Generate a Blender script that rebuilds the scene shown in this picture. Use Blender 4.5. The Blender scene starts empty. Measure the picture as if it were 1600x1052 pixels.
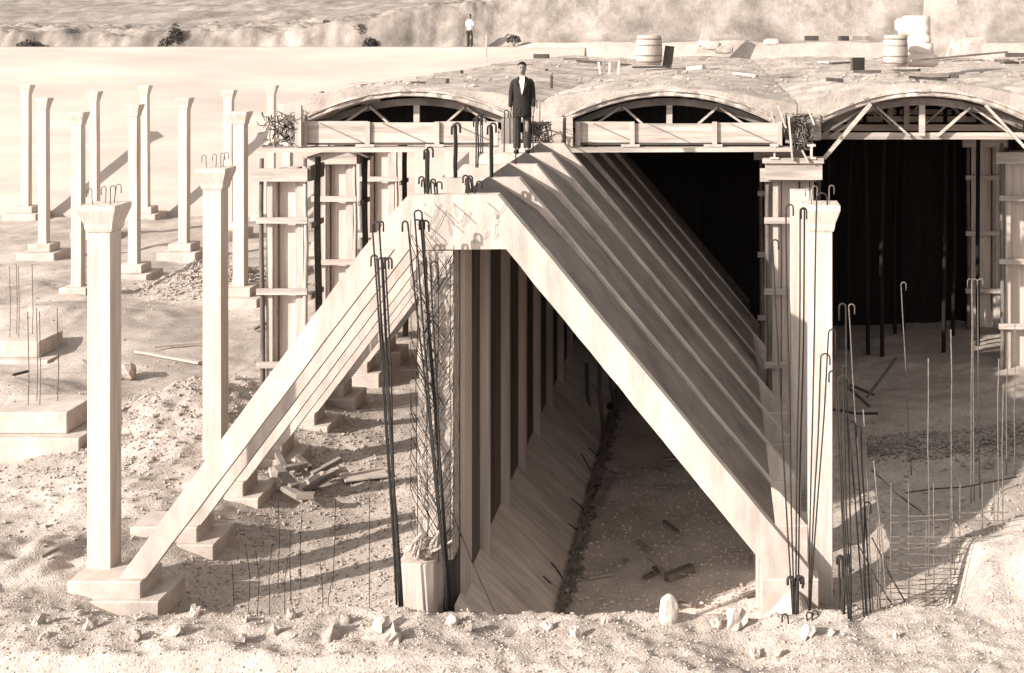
import bpy, bmesh, math, random
from mathutils import Vector, Matrix, noise
R = math.radians
C = bpy.context.scene.collection
rnd = random.Random(7)

# ---------------- camera, world, sun, exposure ----------------
F, VX, VY, ZC = 2000.0, 1120.0, 40.0, 8.64          # view camera with rise/shift, in 1600-px units
cam = bpy.data.cameras.new('camera'); co = bpy.data.objects.new('camera', cam); C.objects.link(co)
cam.sensor_width = 36; cam.lens = 36*F/1600
cam.shift_x = -(VX-800)/1600; cam.shift_y = -(526-VY)/1600
cam.clip_end = 3000; cam.clip_start = .1
co.location = (0, 0, ZC); co.rotation_euler = (R(90), 0, 0)
bpy.context.scene.camera = co
SUN = Vector((-1.75, -1.32, 1.0)).normalized()        # towards the sun
w = bpy.data.worlds.new('World'); bpy.context.scene.world = w; w.use_nodes = True
nt = w.node_tree; bg = nt.nodes['Background']
sky = nt.nodes.new('ShaderNodeTexSky'); sky.sky_type = 'NISHITA'; sky.sun_disc = False
sky.sun_elevation = math.asin(SUN.z); sky.sun_rotation = math.atan2(SUN.x, SUN.y)
hs = nt.nodes.new('ShaderNodeHueSaturation'); hs.inputs['Saturation'].default_value = .0
nt.links.new(sky.outputs[0], hs.inputs['Color']); nt.links.new(hs.outputs[0], bg.inputs[0])
bg.inputs[1].default_value = .14
sl = bpy.data.lights.new('sun', 'SUN'); so = bpy.data.objects.new('sun', sl); C.objects.link(so)
sl.energy = 4.8; sl.angle = R(.6); sl.color = (1, .96, .90)
so.rotation_euler = SUN.to_track_quat('Z', 'Y').to_euler()
vs = bpy.context.scene.view_settings
vs.view_transform = 'Standard'; vs.look = 'None'; vs.gamma = 1; vs.exposure = .95

def W(px, py, Y): return Vector(((px-VX)/F*Y, Y, ZC-(py-VY)/F*Y))
def G(px, py, z=-.6):
    Y = (ZC-z)*F/(py-VY); return Vector(((px-VX)/F*Y, Y, z))

# ---------------- materials ----------------
TINT = (1.0, .83, .715)
def mat(name, v, var=.25, scale=3.0, bump=.3, bscale=40, rough=.9, stretch=(1,1,1), stain=0, metal=0, pebbles=0, dist=.02, tint=TINT):
    m = bpy.data.materials.new(name); m.use_nodes = True
    n = m.node_tree.nodes; l = m.node_tree.links; b = n['Principled BSDF']
    b.inputs['Roughness'].default_value = rough; b.inputs['Metallic'].default_value = metal
    if 'Specular IOR Level' in b.inputs: b.inputs['Specular IOR Level'].default_value = .15
    tc = n.new('ShaderNodeTexCoord'); mp = n.new('ShaderNodeMapping'); mp.inputs['Scale'].default_value = stretch
    geo = n.new('ShaderNodeNewGeometry')
    l.new(geo.outputs['Position'], mp.inputs[0])
    n1 = n.new('ShaderNodeTexNoise'); n1.inputs['Scale'].default_value = scale; n1.inputs['Detail'].default_value = 9; n1.inputs['Roughness'].default_value = .65
    l.new(mp.outputs[0], n1.inputs['Vector'])
    cr = n.new('ShaderNodeValToRGB'); cr.color_ramp.elements[0].position = .3; cr.color_ramp.elements[1].position = .72
    lo = v*(1-var); hi = min(.88, v*(1+var*.6))
    cr.color_ramp.elements[0].color = (lo*tint[0], lo*tint[1], lo*tint[2], 1)
    cr.color_ramp.elements[1].color = (hi*tint[0], hi*tint[1], hi*tint[2], 1)
    l.new(n1.outputs['Fac'], cr.inputs[0]); col = cr.outputs[0]
    if stain:
        n3 = n.new('ShaderNodeTexNoise'); n3.inputs['Scale'].default_value = scale*.35; n3.inputs['Detail'].default_value = 6; n3.inputs['Distortion'].default_value = .6
        l.new(mp.outputs[0], n3.inputs['Vector'])
        r3 = n.new('ShaderNodeValToRGB'); r3.color_ramp.elements[0].position = .36; r3.color_ramp.elements[1].position = .6
        k = 1-stain; r3.color_ramp.elements[0].color = (k, k, k, 1)
        mx = n.new('ShaderNodeMix'); mx.data_type = 'RGBA'; mx.blend_type = 'MULTIPLY'; mx.inputs[0].default_value = 1
        l.new(n3.outputs['Fac'], r3.inputs[0]); l.new(col, mx.inputs[6]); l.new(r3.outputs[0], mx.inputs[7]); col = mx.outputs[2]
    n2 = n.new('ShaderNodeTexNoise'); n2.inputs['Scale'].default_value = bscale; n2.inputs['Detail'].default_value = 7; n2.inputs['Roughness'].default_value = .7
    l.new(mp.outputs[0], n2.inputs['Vector']); hsrc = n2.outputs['Fac']
    if pebbles:
        vo = n.new('ShaderNodeTexVoronoi'); vo.inputs['Scale'].default_value = pebbles; l.new(geo.outputs['Position'], vo.inputs['Vector'])
        rr = n.new('ShaderNodeMapRange'); rr.inputs[1].default_value = 0; rr.inputs[2].default_value = .5; rr.inputs[3].default_value = 1; rr.inputs[4].default_value = 0
        l.new(vo.outputs['Distance'], rr.inputs[0])
        ad = n.new('ShaderNodeMath'); ad.operation = 'ADD'; l.new(n2.outputs['Fac'], ad.inputs[0]); l.new(rr.outputs[0], ad.inputs[1]); hsrc = ad.outputs[0]
        mm = n.new('ShaderNodeMix'); mm.data_type = 'RGBA'; mm.blend_type = 'MULTIPLY'; mm.inputs[0].default_value = .5
        l.new(col, mm.inputs[6]); vr = n.new('ShaderNodeMapRange'); vr.inputs[3].default_value = .55; vr.inputs[4].default_value = 1.15
        sp = n.new('ShaderNodeSeparateColor'); l.new(vo.outputs['Color'], sp.inputs[0]); l.new(sp.outputs[0], vr.inputs[0]); l.new(vr.outputs[0], mm.inputs[7]); col = mm.outputs[2]
    bp = n.new('ShaderNodeBump'); bp.inputs['Strength'].default_value = bump; bp.inputs['Distance'].default_value = dist
    l.new(hsrc, bp.inputs['Height']); l.new(bp.outputs[0], b.inputs['Normal']); l.new(col, b.inputs['Base Color'])
    return m
M = {
 'concrete': mat('board_marked_concrete', .52, .3, 2.2, .5, 30, stretch=(1.6,1.6,.35), stain=.2),
 'concrete_grey': mat('shade_grey_concrete', .30, .35, 1.3, .4, 25, stain=.3),  # darker concrete toned for slopes in shade, unused
 'wall': mat('shade_toned_panel_concrete', .15, .45, 2.2, .5, 22, stretch=(2,2,.12), stain=.3),  # panel concrete toned dark for the shade between the ribs
 'rib': mat('rib_concrete', .62, .3, 2.2, .5, 22, stretch=(2,2,.12), stain=.2),  # same wall concrete, kept paler for light on the rib fronts
 'infill': mat('shade_toned_infill', .20, .3, 1.6, .5, 30, stain=.25),  # frame concrete darkened for the shade on the right slope
 'bank': mat('bank_earth', .33, .45, .8, .8, 4, dist=.09, stain=.35),
 'floor': mat('trampled_clay', .86, .3, 1.7, .9, 14, stain=.15),
 'shade_board': mat('shade_black_boarding', .015, .4, 2, .4, 20, stretch=(5,5,.3)),  # near-black tone stands in for deep shade under the vaults
 'flare': mat('grained_concrete', .80, .35, 2.2, .35, 30, stretch=(.5,3.2,.5), stain=.2),
 'column': mat('column_concrete', .59, .28, 5, .5, 35, stretch=(3,3,.16), stain=.14),
 'footing': mat('footing_concrete', .52, .25, 2.5, .5, 24, stain=.15),
 'rough': mat('crumbling_mortar', .60, .5, 9, 1.0, 22, dist=.05, stain=.25),
 'ground': mat('dry_earth', .46, .30, .7, .5, 9, dist=.02, stain=.14, pebbles=26),
 'slab': mat('pale_lining', .38, .2, .45, .3, 12, stretch=(.3,1,3), stain=.12),
 'roof': mat('vault_mortar', .43, .45, 1.1, .8, 12, dist=.04, stain=.15),
 'edge': mat('vault_edge_concrete', .52, .45, 3, .8, 25, dist=.03, stain=.3),
 'board': mat('form_board', .50, .3, 3, .4, 30, stretch=(.35,1,5), stain=.3),
 'vboard': mat('upright_form_board', .50, .3, 3, .4, 30, stretch=(5,5,.35), stain=.2),
 'timber': mat('grey_timber', .26, .4, 3, .5, 30, stretch=(1,1,1), stain=.3),
 'darktimber': mat('dark_timber', .08, .4, 3, .5, 30),
 'pole': mat('bark_pole', .15, .5, 5, .7, 25, stretch=(1,1,.3)),
 'steel': mat('rusty_bar', .035, .5, 12, .3, 60, rough=.6),
 'steel_pale': mat('dusty_bar', .17, .5, 12, .3, 60, rough=.7),
 'stone': mat('rubble_stone', .40, .4, 5, .8, 20, dist=.03),
 'stone_pale': mat('pale_rubble', .50, .3, 5, .8, 20, dist=.03),
 'jacket': mat('dark_wool', .028, .3, 20, .3, 90),
 'trouser': mat('striped_wool', .05, .4, 25, .3, 90),
 'shirt': mat('white_cotton', .72, .1, 8, .2, 40),
 'skin': mat('skin', .24, .15, 8, .1, 40),
 'hair': mat('black_hair', .012, .3, 30, .3, 90),
 'leaf': mat('dry_leaf', .10, .5, 5, .3, 30),
 'wood_barrel': mat('barrel_stave', .42, .35, 5, .5, 30, stretch=(6,6,.4)),
 'sack': mat('pale_canvas', .6, .2, 4, .5, 20),
}

# ---------------- object helpers ----------------
def link(o): C.objects.link(o); return o
def tag(o, label=None, cat=None, group=None, kind=None):
    if label: o['label'] = label
    if cat: o['category'] = cat
    if group: o['group'] = group
    if kind: o['kind'] = kind
    return o
def empty(name, loc, label, cat, group=None, rz=0):
    o = link(bpy.data.objects.new(name, None)); o.location = loc; o.rotation_euler = (0, 0, rz); o.empty_display_size = .2
    return tag(o, label, cat, group)
class MB:
    def __init__(s): s.b = bmesh.new()
    def box(s, x0, x1, y0, y1, z0, z1, mtx=None):
        vs_ = [s.b.verts.new(Vector((x, y, z))) for x in (x0, x1) for y in (y0, y1) for z in (z0, z1)]
        for f in ((0,1,3,2), (4,6,7,5), (0,4,5,1), (2,3,7,6), (0,2,6,4), (1,5,7,3)): s.b.faces.new([vs_[i] for i in f])
        if mtx:
            for v in vs_: v.co = mtx @ v.co
        return s
    def bar(s, a, b, wd, th, up=Vector((0,0,1))):
        a = Vector(a); b = Vector(b); d = b-a; L = d.length; z = d.normalized()
        x = z.cross(up)
        if x.length < 1e-3: x = Vector((1,0,0))
        x.normalize(); y = x.cross(z)
        m = Matrix((x, y, z)).transposed().to_4x4(); m.translation = a
        return s.box(-wd/2, wd/2, -th/2, th/2, 0, L, m)
    def prism(s, pts, y0, y1):        # pts in (x,z)
        a = [s.b.verts.new((p[0], y0, p[1])) for p in pts]; c = [s.b.verts.new((p[0], y1, p[1])) for p in pts]
        n_ = len(pts); s.b.faces.new(a); s.b.faces.new(c[::-1])
        for i in range(n_): s.b.faces.new((a[i], c[i], c[(i+1)%n_], a[(i+1)%n_]))
        return s
    def tube(s, pts, r, n=6, r2=None):
        pts = [Vector(p) for p in pts]; rings = []; N = len(pts); px = None
        for i, p in enumerate(pts):
            d = (pts[min(i+1, N-1)]-pts[max(i-1, 0)]).normalized()
            if px is None:
                px = d.cross(Vector((0, 1, 0)));
                if px.length < .1: px = d.cross(Vector((1, 0, 0)))
            x = (px - d*px.dot(d)).normalized(); px = x; y = d.cross(x)
            rr = r if r2 is None else r+(r2-r)*i/(N-1)
            rings.append([s.b.verts.new(p+(x*math.cos(2*math.pi*k/n)+y*math.sin(2*math.pi*k/n))*rr) for k in range(n)])
        for i in range(N-1):
            for k in range(n): s.b.faces.new((rings[i][k], rings[i][(k+1)%n], rings[i+1][(k+1)%n], rings[i+1][k]))
        s.b.faces.new(rings[0][::-1]); s.b.faces.new(rings[-1]); return s
    def lathe(s, prof, c=(0,0,0), n=16, sx=1, sy=1, mtx=None):
        rings = []
        for r, z in prof:
            rings.append([s.b.verts.new((c[0]+r*sx*math.cos(2*math.pi*k/n), c[1]+r*sy*math.sin(2*math.pi*k/n), c[2]+z)) for k in range(n)])
        for i in range(len(rings)-1):
            for k in range(n): s.b.faces.new((rings[i][k], rings[i][(k+1)%n], rings[i+1][(k+1)%n], rings[i+1][k]))
        s.b.faces.new(rings[0][::-1]); s.b.faces.new(rings[-1])
        if mtx:
            for rg in rings:
                for v in rg: v.co = mtx @ v.co
        return s
    def rock(s, c, r, seed=0, sq=(1,1,1), sub=2, amp=.55):
        t = bmesh.ops.create_icosphere(s.b, subdivisions=sub, radius=1)
        for v in t['verts']:
            d = v.co.normalized(); k = 1+amp*noise.noise(d*1.3+Vector((seed*3.1, seed*1.7, 0)))+.25*amp*noise.noise(d*3.5+Vector((0, seed, 0)))
            q = d*k; 
            q = Vector((max(-.82, min(.82, q.x)), max(-.8, min(.85, q.y)), max(-.7, min(.8, q.z))))
            v.co = Vector(c)+Vector((q.x*r*sq[0], q.y*r*sq[1], q.z*r*sq[2]))
        return s
    def jitter(s, a, sc=3):
        for v in s.b.verts: v.co += noise.noise_vector(v.co*sc)*a
        return s
    def bevel(s, w_, seg=1):
        bmesh.ops.bevel(s.b, geom=[e for e in s.b.edges], offset=w_, segments=seg, affect='EDGES', clamp_overlap=True); return s
    def build(s, name, material, parent=None, smooth=False, world=False):
        bmesh.ops.recalc_face_normals(s.b, faces=s.b.faces)
        me = bpy.data.meshes.new(name); s.b.to_mesh(me); s.b.free(); me.materials.append(material)
        if smooth:
            for p in me.polygons: p.use_smooth = True
        o = link(bpy.data.objects.new(name, me))
        if parent:
            o.parent = parent
            if world:
                o.matrix_parent_inverse = (Matrix.Translation(parent.location) @ parent.rotation_euler.to_matrix().to_4x4()).inverted()
        return o
def copy_tree(o, parent=None):
    c = o.copy(); C.objects.link(c)
    if parent: c.parent = parent
    for ch in list(o.children): copy_tree(ch, c)
    return c
ORD = ['first','second','third','fourth','fifth','sixth','seventh','eighth','ninth','tenth','eleventh','twelfth','thirteenth','fourteenth','fifteenth','sixteenth','seventeenth','eighteenth','nineteenth','twentieth','twenty-first','twenty-second','twenty-third','twenty-fourth','twenty-fifth','twenty-sixth','twenty-seventh','twenty-eighth','twenty-ninth','thirtieth']

# ---------------- terrain ----------------
def sm(a, b, x):
    t = max(0, min(1, (x-a)/(b-a))); return t*t*(3-2*t)
def nz(x, y, s, o=0): return noise.noise(Vector((x*s, y*s, o)))
def hgt(x, y):
    n_ = .10*nz(x, y, .5, 1)+.05*nz(x, y, 1.3, 2)+.025*nz(x, y, 3.2, 3)+.008*nz(x, y, 7, 5)
    if y > 62.05:
        z = -.6+1.35*(min(y, 68)-62)-.35
        if y > 67.9: z = 7.3 + .2*nz(x, 3, .4)+.45*sm(-12, -9, x)*sm(67.9, 68.2, y)
        face = 1.0+1.3*sm(-26, -15, x)+3.0*sm(-15, -4, x)+.5*nz(x, 1, .13)
        kk = 1-sm(-16, -7, x); y0 = 69.2+(.12+.38*kk)*nz(x, 9, .25)+kk*(.45*nz(x, 4, .8)+.15*nz(x, 2, 2.3))
        st = sm(y0, y0+.9+4.5*sm(-18, -6, x), y)
        z += face*st*(1 if y > 68.8 else 0) + ((.34*nz(x, y*1.6, .6, 7)+.22*nz(x, y*1.7, 1.5, 17)+.12*nz(x, y*2, 3.1, 19)+.08*nz(x, y*2, 5.7, 20))*st*(1-sm(75, 82, y)) if y > 69 else 0)
        if y > 70: z += .045*(y-70) + .25*nz(x*.3, y*2.0, .1, 4)*sm(70, 90, y)*4
        if y > 200: z -= .012*(y-200)
        return z
    z = -.6+n_
    if x < -4.6: z += .28*nz(x, y, .22, 9)*sm(-4.6, -7, x)
    # soil heaps
    def g(cx, cy, r, a, ry=None): 
        ry = ry or r; return a*math.exp(-((x-cx)/r)**2-((y-cy)/ry)**2)
    hp = g(-11.8, 28.6, 2.2, 1.1, 2.6)+g(-12.5, 24.5, 1.6, .35)+g(-11.3, 20.3, 2.0, .78, 1.9)+g(-10.2,23.6,1.4,.4,2.5)+g(-20, 39.5, 3, .5, 2)+g(-17.6, 45, 1.6, .9, 1.6)+g(-24, 43, 4, .5, 3)+g(-17.5,31.5,1.8,.45,1.2)
    z += hp*(1+.9*n_*2)+ (.10*nz(x, y, 2.6, 11)+.05*nz(x,y,5.5,12))*min(1, hp*1.4)
    if x > 2.2: z += .35*math.exp(-((y-27.5-.12*(x-4))/1.0)**2)*sm(2.4, 4, x)+.5*sm(4, 8, x)*sm(21, 27, y)*.5
    # trench between wall and right feet
    if y > 18.5:
        tr = sm(-4.45, -4.25, x)*(1-sm(.75, 1.35, x))
        z = z*(1-tr)+(-1.74+.2*n_)*tr
    z += 1.25*math.exp(-((x-.72)/.62)**2-((y-20.1)/.8)**2)*(1-sm(1.0,1.9,x)) + .06*nz(x,y,3,40)*(abs(x-.5) < 1)
    # foreground ridge
    rg = 1-sm(19.0, 19.75, y+.25*nz(x, y, .7, 6)+.12*nz(x, y, 2.5, 8))
    top = -.07+.08*nz(x, y, .8, 3)+.06*nz(x, y, 2.4, 4)+.05*nz(x, y, 5, 4)+.03*abs(nz(x, y, 11, 4))
    top -= .28*(1-sm(17.55, 17.75, y+.1*nz(x, y, 1, 2)))*(1-sm(-5.5, -3.5, x))
    top -= .3*math.exp(-((x-.5-.3*(18-y))/.7)**2-((y-18.0)/.55)**2)
    top += .12*sm(1.5, 3.5, x)
    z = z*(1-rg)+top*rg
    xw = x+.10*nz(x, y, 2, 31); yw = y+.12*nz(x, y, 1.7, 33)
    bk = sm(3.55, 4.15, xw)*sm(18.2, 19.4, yw)*(1-sm(20.4, 21.8, yw)); z = z*(1-bk)+(.50+.30*sm(4.2, 5.0, xw)+.10*nz(x, y, 1.5, 2)+.04*nz(x, y, 4, 2))*bk
    return z
def axis(segs):
    out = []
    for a, b, n_ in segs: out += [a+(b-a)*i/n_ for i in range(n_)]
    return out+[segs[-1][1]]
xs = axis([(-900,-120,12), (-120,-45,20), (-45,-14,190), (-14,9,300), (9,24,60), (24,80,20), (80,900,12)])
ys = axis([(-60,10,8), (10,16,12), (16,20.2,90), (20.2,36,180), (36,62.0,150), (62.1,68.0,8), (68.05,80,90), (80.3,130,80), (130,260,30), (260,1400,14)])
me = bpy.data.meshes.new('ground'); nx, ny = len(xs), len(ys)
me.from_pydata([(x, y, hgt(x, y)) for y in ys for x in xs], [], [(j*nx+i, j*nx+i+1, (j+1)*nx+i+1, (j+1)*nx+i) for j in range(ny-1) for i in range(nx-1)])
me.materials.append(M['ground'])
me.materials.append(M['bank']); gr = link(bpy.data.objects.new('ground', me)); gr['kind'] = 'structure'
for p in me.polygons:
    if p.center.y > 68.2: p.material_index = 1
for p in me.polygons: p.use_smooth = True

fx = [-2.86+3.9*i/40 for i in range(41)]; fy = [19.9+43*(j/160)**1.3 for j in range(161)]
me = bpy.data.meshes.new('trench_floor')
me.from_pydata([(x, y, -1.60+.05*nz(x, y, .9, 1)+.03*nz(x, y, 2.5, 2)+.012*nz(x, y, 7, 2)) for y in fy for x in fx], [], [(j*41+i, j*41+i+1, (j+1)*41+i+1, (j+1)*41+i) for j in range(160) for i in range(40)])
me.materials.append(M['floor']); tf = link(bpy.data.objects.new('trench_floor', me)); tf['kind'] = 'structure'
for p in me.polygons: p.use_smooth = True
# pale sloping lining at the far side of the site
b = MB(); b.prism([(0,0),(1,0),(1,1),(0,1)], 0, 1); b.b.clear()
X0, X1 = -90, -7
seg = 60
rowv = []
for i in range(seg+1):
    x = X0+(X1-X0)*i/seg
    q = [(61.85, -1.1), (61.85, -.62), (67.95, 7.48+.03*nz(x, 0, .3)), (68.9, 7.5), (68.9, 7.1), (68.1, 6.9)]
    rowv.append([b.b.verts.new((x, y, z)) for y, z in q])
for i in range(seg):
    for k in range(6): b.b.faces.new((rowv[i][k], rowv[i+1][k], rowv[i+1][(k+1)%6], rowv[i][(k+1)%6]))
b.b.faces.new(rowv[0]); b.b.faces.new(rowv[-1][::-1])
tag(b.build('retaining_wall', M['slab']), 'long pale sloping retaining wall along the far side of the site, below the earth bank', 'wall')

# ---------------- A-frames ----------------
def P20(l): return [((px-VX)/100, ZC-(py-VY)/100) for px, py in l]
PITCH, NF, DT = 2.15, 8, .24
def subdivided(pts, n_):  # subdivide polygon edges for slight irregularity
    out = []
    for i in range(len(pts)):
        a, c = pts[i], pts[(i+1)%len(pts)]
        L = math.hypot(c[0]-a[0], c[1]-a[1]); k = max(1, int(L/n_))
        for j in range(k): out.append((a[0]+(c[0]-a[0])*j/k, a[1]+(c[1]-a[1])*j/k))
    return out
def rough_prism(pts, y0, y1, amp, seed):
    P = subdivided(pts, .35); m = MB()
    P2 = [(x+amp*nz(x, z, 1.7, seed), z+amp*nz(x, z, 1.9, seed+5)) for x, z in P]
    return m.prism(P2, y0, y1)
fr = empty('a_frame', (0, 20.0, 0), 'frontmost concrete A-frame, with short hooked bars and scratched mortar on its flat cap', 'A-frame', 'row of concrete A-frames')
capL = P20([(637,305), (778,305), (849,390), (566,390)])
legL = P20([(566,390), (615,390), (227,904), (185,904)])
legR = P20([(791,390), (849,390), (1275,904), (1190,904), (1190,878)])
rough_prism(capL, 0, DT, .012, 1).build('cap', M['concrete'], fr)
rough_prism(legL, 0, DT, .012, 2).build('leg', M['concrete'], fr)
rough_prism(legR, 0, DT, .012, 3).build('leg', M['concrete'], fr)
b = MB(); b.box(-10.1, -8.94, -.12, .64, -.80, 0.0); b.box(-9.7, -8.62, -.22, .78, -.78, -.263); b.bevel(.02).build('footing', M['footing'], fr)
b = MB(); b.box(.69, 1.60, -.03, .62, -1.7, 0.0); b.bevel(.02).build('footing', M['footing'], fr)
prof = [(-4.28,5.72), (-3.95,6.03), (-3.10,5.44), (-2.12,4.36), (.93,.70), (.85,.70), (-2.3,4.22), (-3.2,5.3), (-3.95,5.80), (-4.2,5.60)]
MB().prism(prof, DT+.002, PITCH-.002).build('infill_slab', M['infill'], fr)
frames = [fr]
for i in range(1, NF):
    c = copy_tree(fr); c.location.y = 20.0+PITCH*i; frames.append(c)
    c['label'] = '%s A-frame from the front, %s' % (ORD[i],
        'its bare cap just behind the frontmost one' if i == 1 else 'its cap just before the standing man' if i == 2 else
        'the standing man on its cap' if i == 3 else 'its cap just short of the vaults' if i == 4 else 'in shade beneath the vaults')
# ---------------- ribbed centre wall ----------------
wl = empty('ribbed_wall', (-4.3, 20, -.6), 'long shade-toned board-marked wall with upright ribs running back under the A-frame caps', 'wall')
WT = 5.135
b = MB()
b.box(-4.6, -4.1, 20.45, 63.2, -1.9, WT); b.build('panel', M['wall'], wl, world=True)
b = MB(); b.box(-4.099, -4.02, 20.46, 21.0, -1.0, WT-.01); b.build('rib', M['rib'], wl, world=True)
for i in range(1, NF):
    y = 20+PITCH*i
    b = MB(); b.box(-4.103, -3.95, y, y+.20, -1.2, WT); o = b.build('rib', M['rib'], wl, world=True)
b = MB(); b.prism([(-4.097,-.42), (-2.8,-1.62), (-2.8,-2.0), (-4.097,-2.0)], 20.0, 63.2); b.build('splayed_base', M['flare'], wl, world=True)
# crumbling end of the wall
b = bmesh.new(); mbb = MB(); mbb.b.free(); mbb.b = b
bmesh.ops.create_cube(b, size=1)
bmesh.ops.subdivide_edges(b, edges=b.edges[:], cuts=3, use_grid_fill=True)
for v in b.verts: v.co = Vector((v.co.x*.5, v.co.y*.46, v.co.z*4.8))
bmesh.ops.subdivide_edges(b, edges=[e for e in b.edges if e.calc_length() > .5], cuts=13, use_grid_fill=True)
for v in b.verts:
    q = v.co; side = -1 if q.x < -.2 else 1
    tp = (q.z+2.4)/4.8
    q.x += (-.02-.08*(1-tp) if q.x < -.05 else 0)+.05*nz(q.z*2, q.y, 1.0, side)*1.2
    q.y += -.05*abs(nz(q.x*5, q.z*5, 1, 4))*(1 if q.y < 0 else 0)+.07*nz(q.x*3, q.z*3, 1, 9)*(1 if q.y < 0 else .2)
    q.x = min(q.x, .235)
    v.co = q+Vector((-4.345, 20.2, 2.72))
mbb.build('crumbling_end', M['rough'], wl, world=True)
b = MB(); b.box(-4.92, -4.36, 19.72, 20.44, -.9, .34); b.bevel(.015).build('cast_base', M['column'], wl, world=True)
b = MB()    # lacing wires over the crumbling end and cap
for i in range(120):
    x = rnd.uniform(-4.62, -4.15); z = rnd.uniform(.35, 5.0); d = rnd.choice((-1, 1)); L = rnd.uniform(.25, .7)
    pts = [(x+d*L*.6*t+.03*nz(t*4, i, 1), 19.9-.03*math.sin(t*3.1)-.02, z+L*t) for t in (0, .25, .5, .75, 1)]
    pts = [(max(-4.75, min(-4.08, p[0])), p[1], p[2]) for p in pts]
    b.tube(pts, .0055, 4)
for x in (-4.66, -4.5, -4.33, -4.14):
    b.tube([(x+.03*nz(z, x, 1), 19.87, z) for z in [.3+.25*k for k in range(20)]], .007, 5)
b.build('lacing_wire', M['steel'], wl, world=True)
b = MB()
for i in range(16):
    x = rnd.uniform(-4.75, -4.3); b.tube([(x, 19.75, .45+rnd.uniform(-.05, .2)), (x+rnd.uniform(.02,.15), 19.7, .55+rnd.uniform(0, .2)), (x+rnd.uniform(.1, .3), 19.78, .6+rnd.uniform(0,.3))], .022, 6)
for i in range(9): b.rock((rnd.uniform(-4.8, -4.4), 19.85, .4+rnd.uniform(0,.12)), .09, i, sub=1)
b.build('torn_mesh', M['rough'], wl, world=True)
# scratches / wires on the first cap face
b = MB()
for i in range(26):
    x = rnd.uniform(-4.7, -3.4); z = rnd.uniform(5.15, 5.9); L = rnd.uniform(.15, .55); a = R(rnd.choice((-42, -40, -45, 60, 85, 100)))
    b.tube([(x, 19.985, z), (x+L*.5*math.cos(a)+.01, 19.975, z+L*.5*math.sin(a)), (x+L*math.cos(a), 19.985, z+L*math.sin(a))] if z+L*math.sin(a) < 5.95 and z+L*math.sin(a) > 5.15 else [(x,19.985,z),(x+.02,19.98,z+.05)], .0035, 4)
o = b.build('scratch_wire', M['steel_pale'], fr, world=True)

# ---------------- rebar ----------------
def hook(base, top, r, d=1, hr=.06, tail=.1, n=6, yj=0):
    """points of a bar with a hooked head"""
    base = Vector(base); top = Vector(top); pts = []
    N = 10
    for k in range(N+1):
        t = k/N; p = base.lerp(top, t); p.x += .028*nz(t*2.2, top.x*9, 1, top.z)*min(1, (top-base).length/2); p.y += .02*nz(t*2.2, top.x*9, 1, 5); pts.append(p)
    for k in range(1, 7):
        a = math.pi*k/6; pts.append(top+Vector((d*(hr-hr*math.cos(a)), yj, hr*math.sin(a))))
    pts.append(top+Vector((d*2*hr, yj, -tail))); return pts
def bundle(name, bars, label, cat, group=None, m='steel', r=.014):
    c = Vector(bars[0][0]); e = empty(name, c, label, cat, group)
    for bb in bars:
        MB().tube(hook(*bb[:2], 0, *bb[2:]), r, 6).build('rod', M[m], e, smooth=True, world=True)
    return e
Yb = 19.4
def rr(px0, py0, px1, py1, Y=Yb, d=1, hr=.05, tail=.12): return (W(px0, py0, Y), W(px1, py1, Y), d, hr, tail)
bundle('rebar_bundle', [rr(621,950,583,352,d=1), rr(625,948,592,350,d=1,hr=.035), rr(620,950,591,408,d=1), rr(627,948,597,408,d=1), rr(624,948,602,408,d=1), rr(629,948,590,404,Y=19.5,d=-1)],
       'black bundle of tall hooked bars leaning left of the crumbling wall end', 'rebar', 'bundles of tall hooked bars', r=.014)
bundle('rebar_bundle', [rr(699,952,647,335,d=1,hr=.06), rr(701,950,637,350,d=-1,hr=.04), rr(697,952,648,347,d=1,hr=.035), rr(703,950,656,347,d=1,hr=.035,Y=19.45), rr(700,952,672,415,d=1,hr=.06,tail=.3), rr(704,950,660,350,Y=19.5,hr=.05)],
       'black bundle of tall hooked bars crossing in front of the crumbling wall end', 'rebar', 'bundles of tall hooked bars', r=.014)
bundle('rebar_bundle', [rr(1238,962,1206,380,Y=19.2,d=1,tail=.1), rr(1240,962,1229,325,Y=19.2,d=1), rr(1242,962,1250,330,Y=19.25,d=1), rr(1246,962,1258,330,Y=19.3,d=-1,hr=.03)],
       'fan of tall thin hooked bars rising just left of the bright right-hand column', 'rebar', 'bundles of tall hooked bars', r=.012)
bundle('rebar_bundle', [rr(1263,965,1282,560,Y=19.0,d=1,hr=.07,tail=.1), rr(1266,965,1295,520,Y=19.0,d=1,hr=.05,tail=.35), rr(1262,965,1276,310,Y=19.3,d=1,hr=.08,tail=.1)],
       'three tall hooked bars crossing in front of the bright right-hand column', 'rebar', 'bundles of tall hooked bars', r=.012)
bundle('rebar_bundle', [rr(1330,985,1310,595,Y=18.6,d=1,hr=.08), rr(1326,985,1306,585,Y=18.7,d=-1,hr=.05), rr(1332,985,1316,575,Y=18.7,d=1,hr=.03), rr(1329,985,1322,480,Y=18.7,d=-1,hr=.05,tail=.2)],
       'cluster of tall hooked bars just right of the bright right-hand column', 'rebar', 'bundles of tall hooked bars', r=.013)
bundle('rebar_bundle', [rr(1352,975,1324,665,Y=18.8,d=1,hr=.06), rr(1356,978,1336,670,Y=18.8,d=1,hr=.04), rr(1360,970,1345,670,Y=18.9,d=-1,hr=.03), rr(1352,980,1350,790,Y=18.9,d=1,hr=.05)],
       'cluster of shorter hooked bars right of the tall cluster by the right-hand column', 'rebar', 'bundles of tall hooked bars', r=.012)
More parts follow.
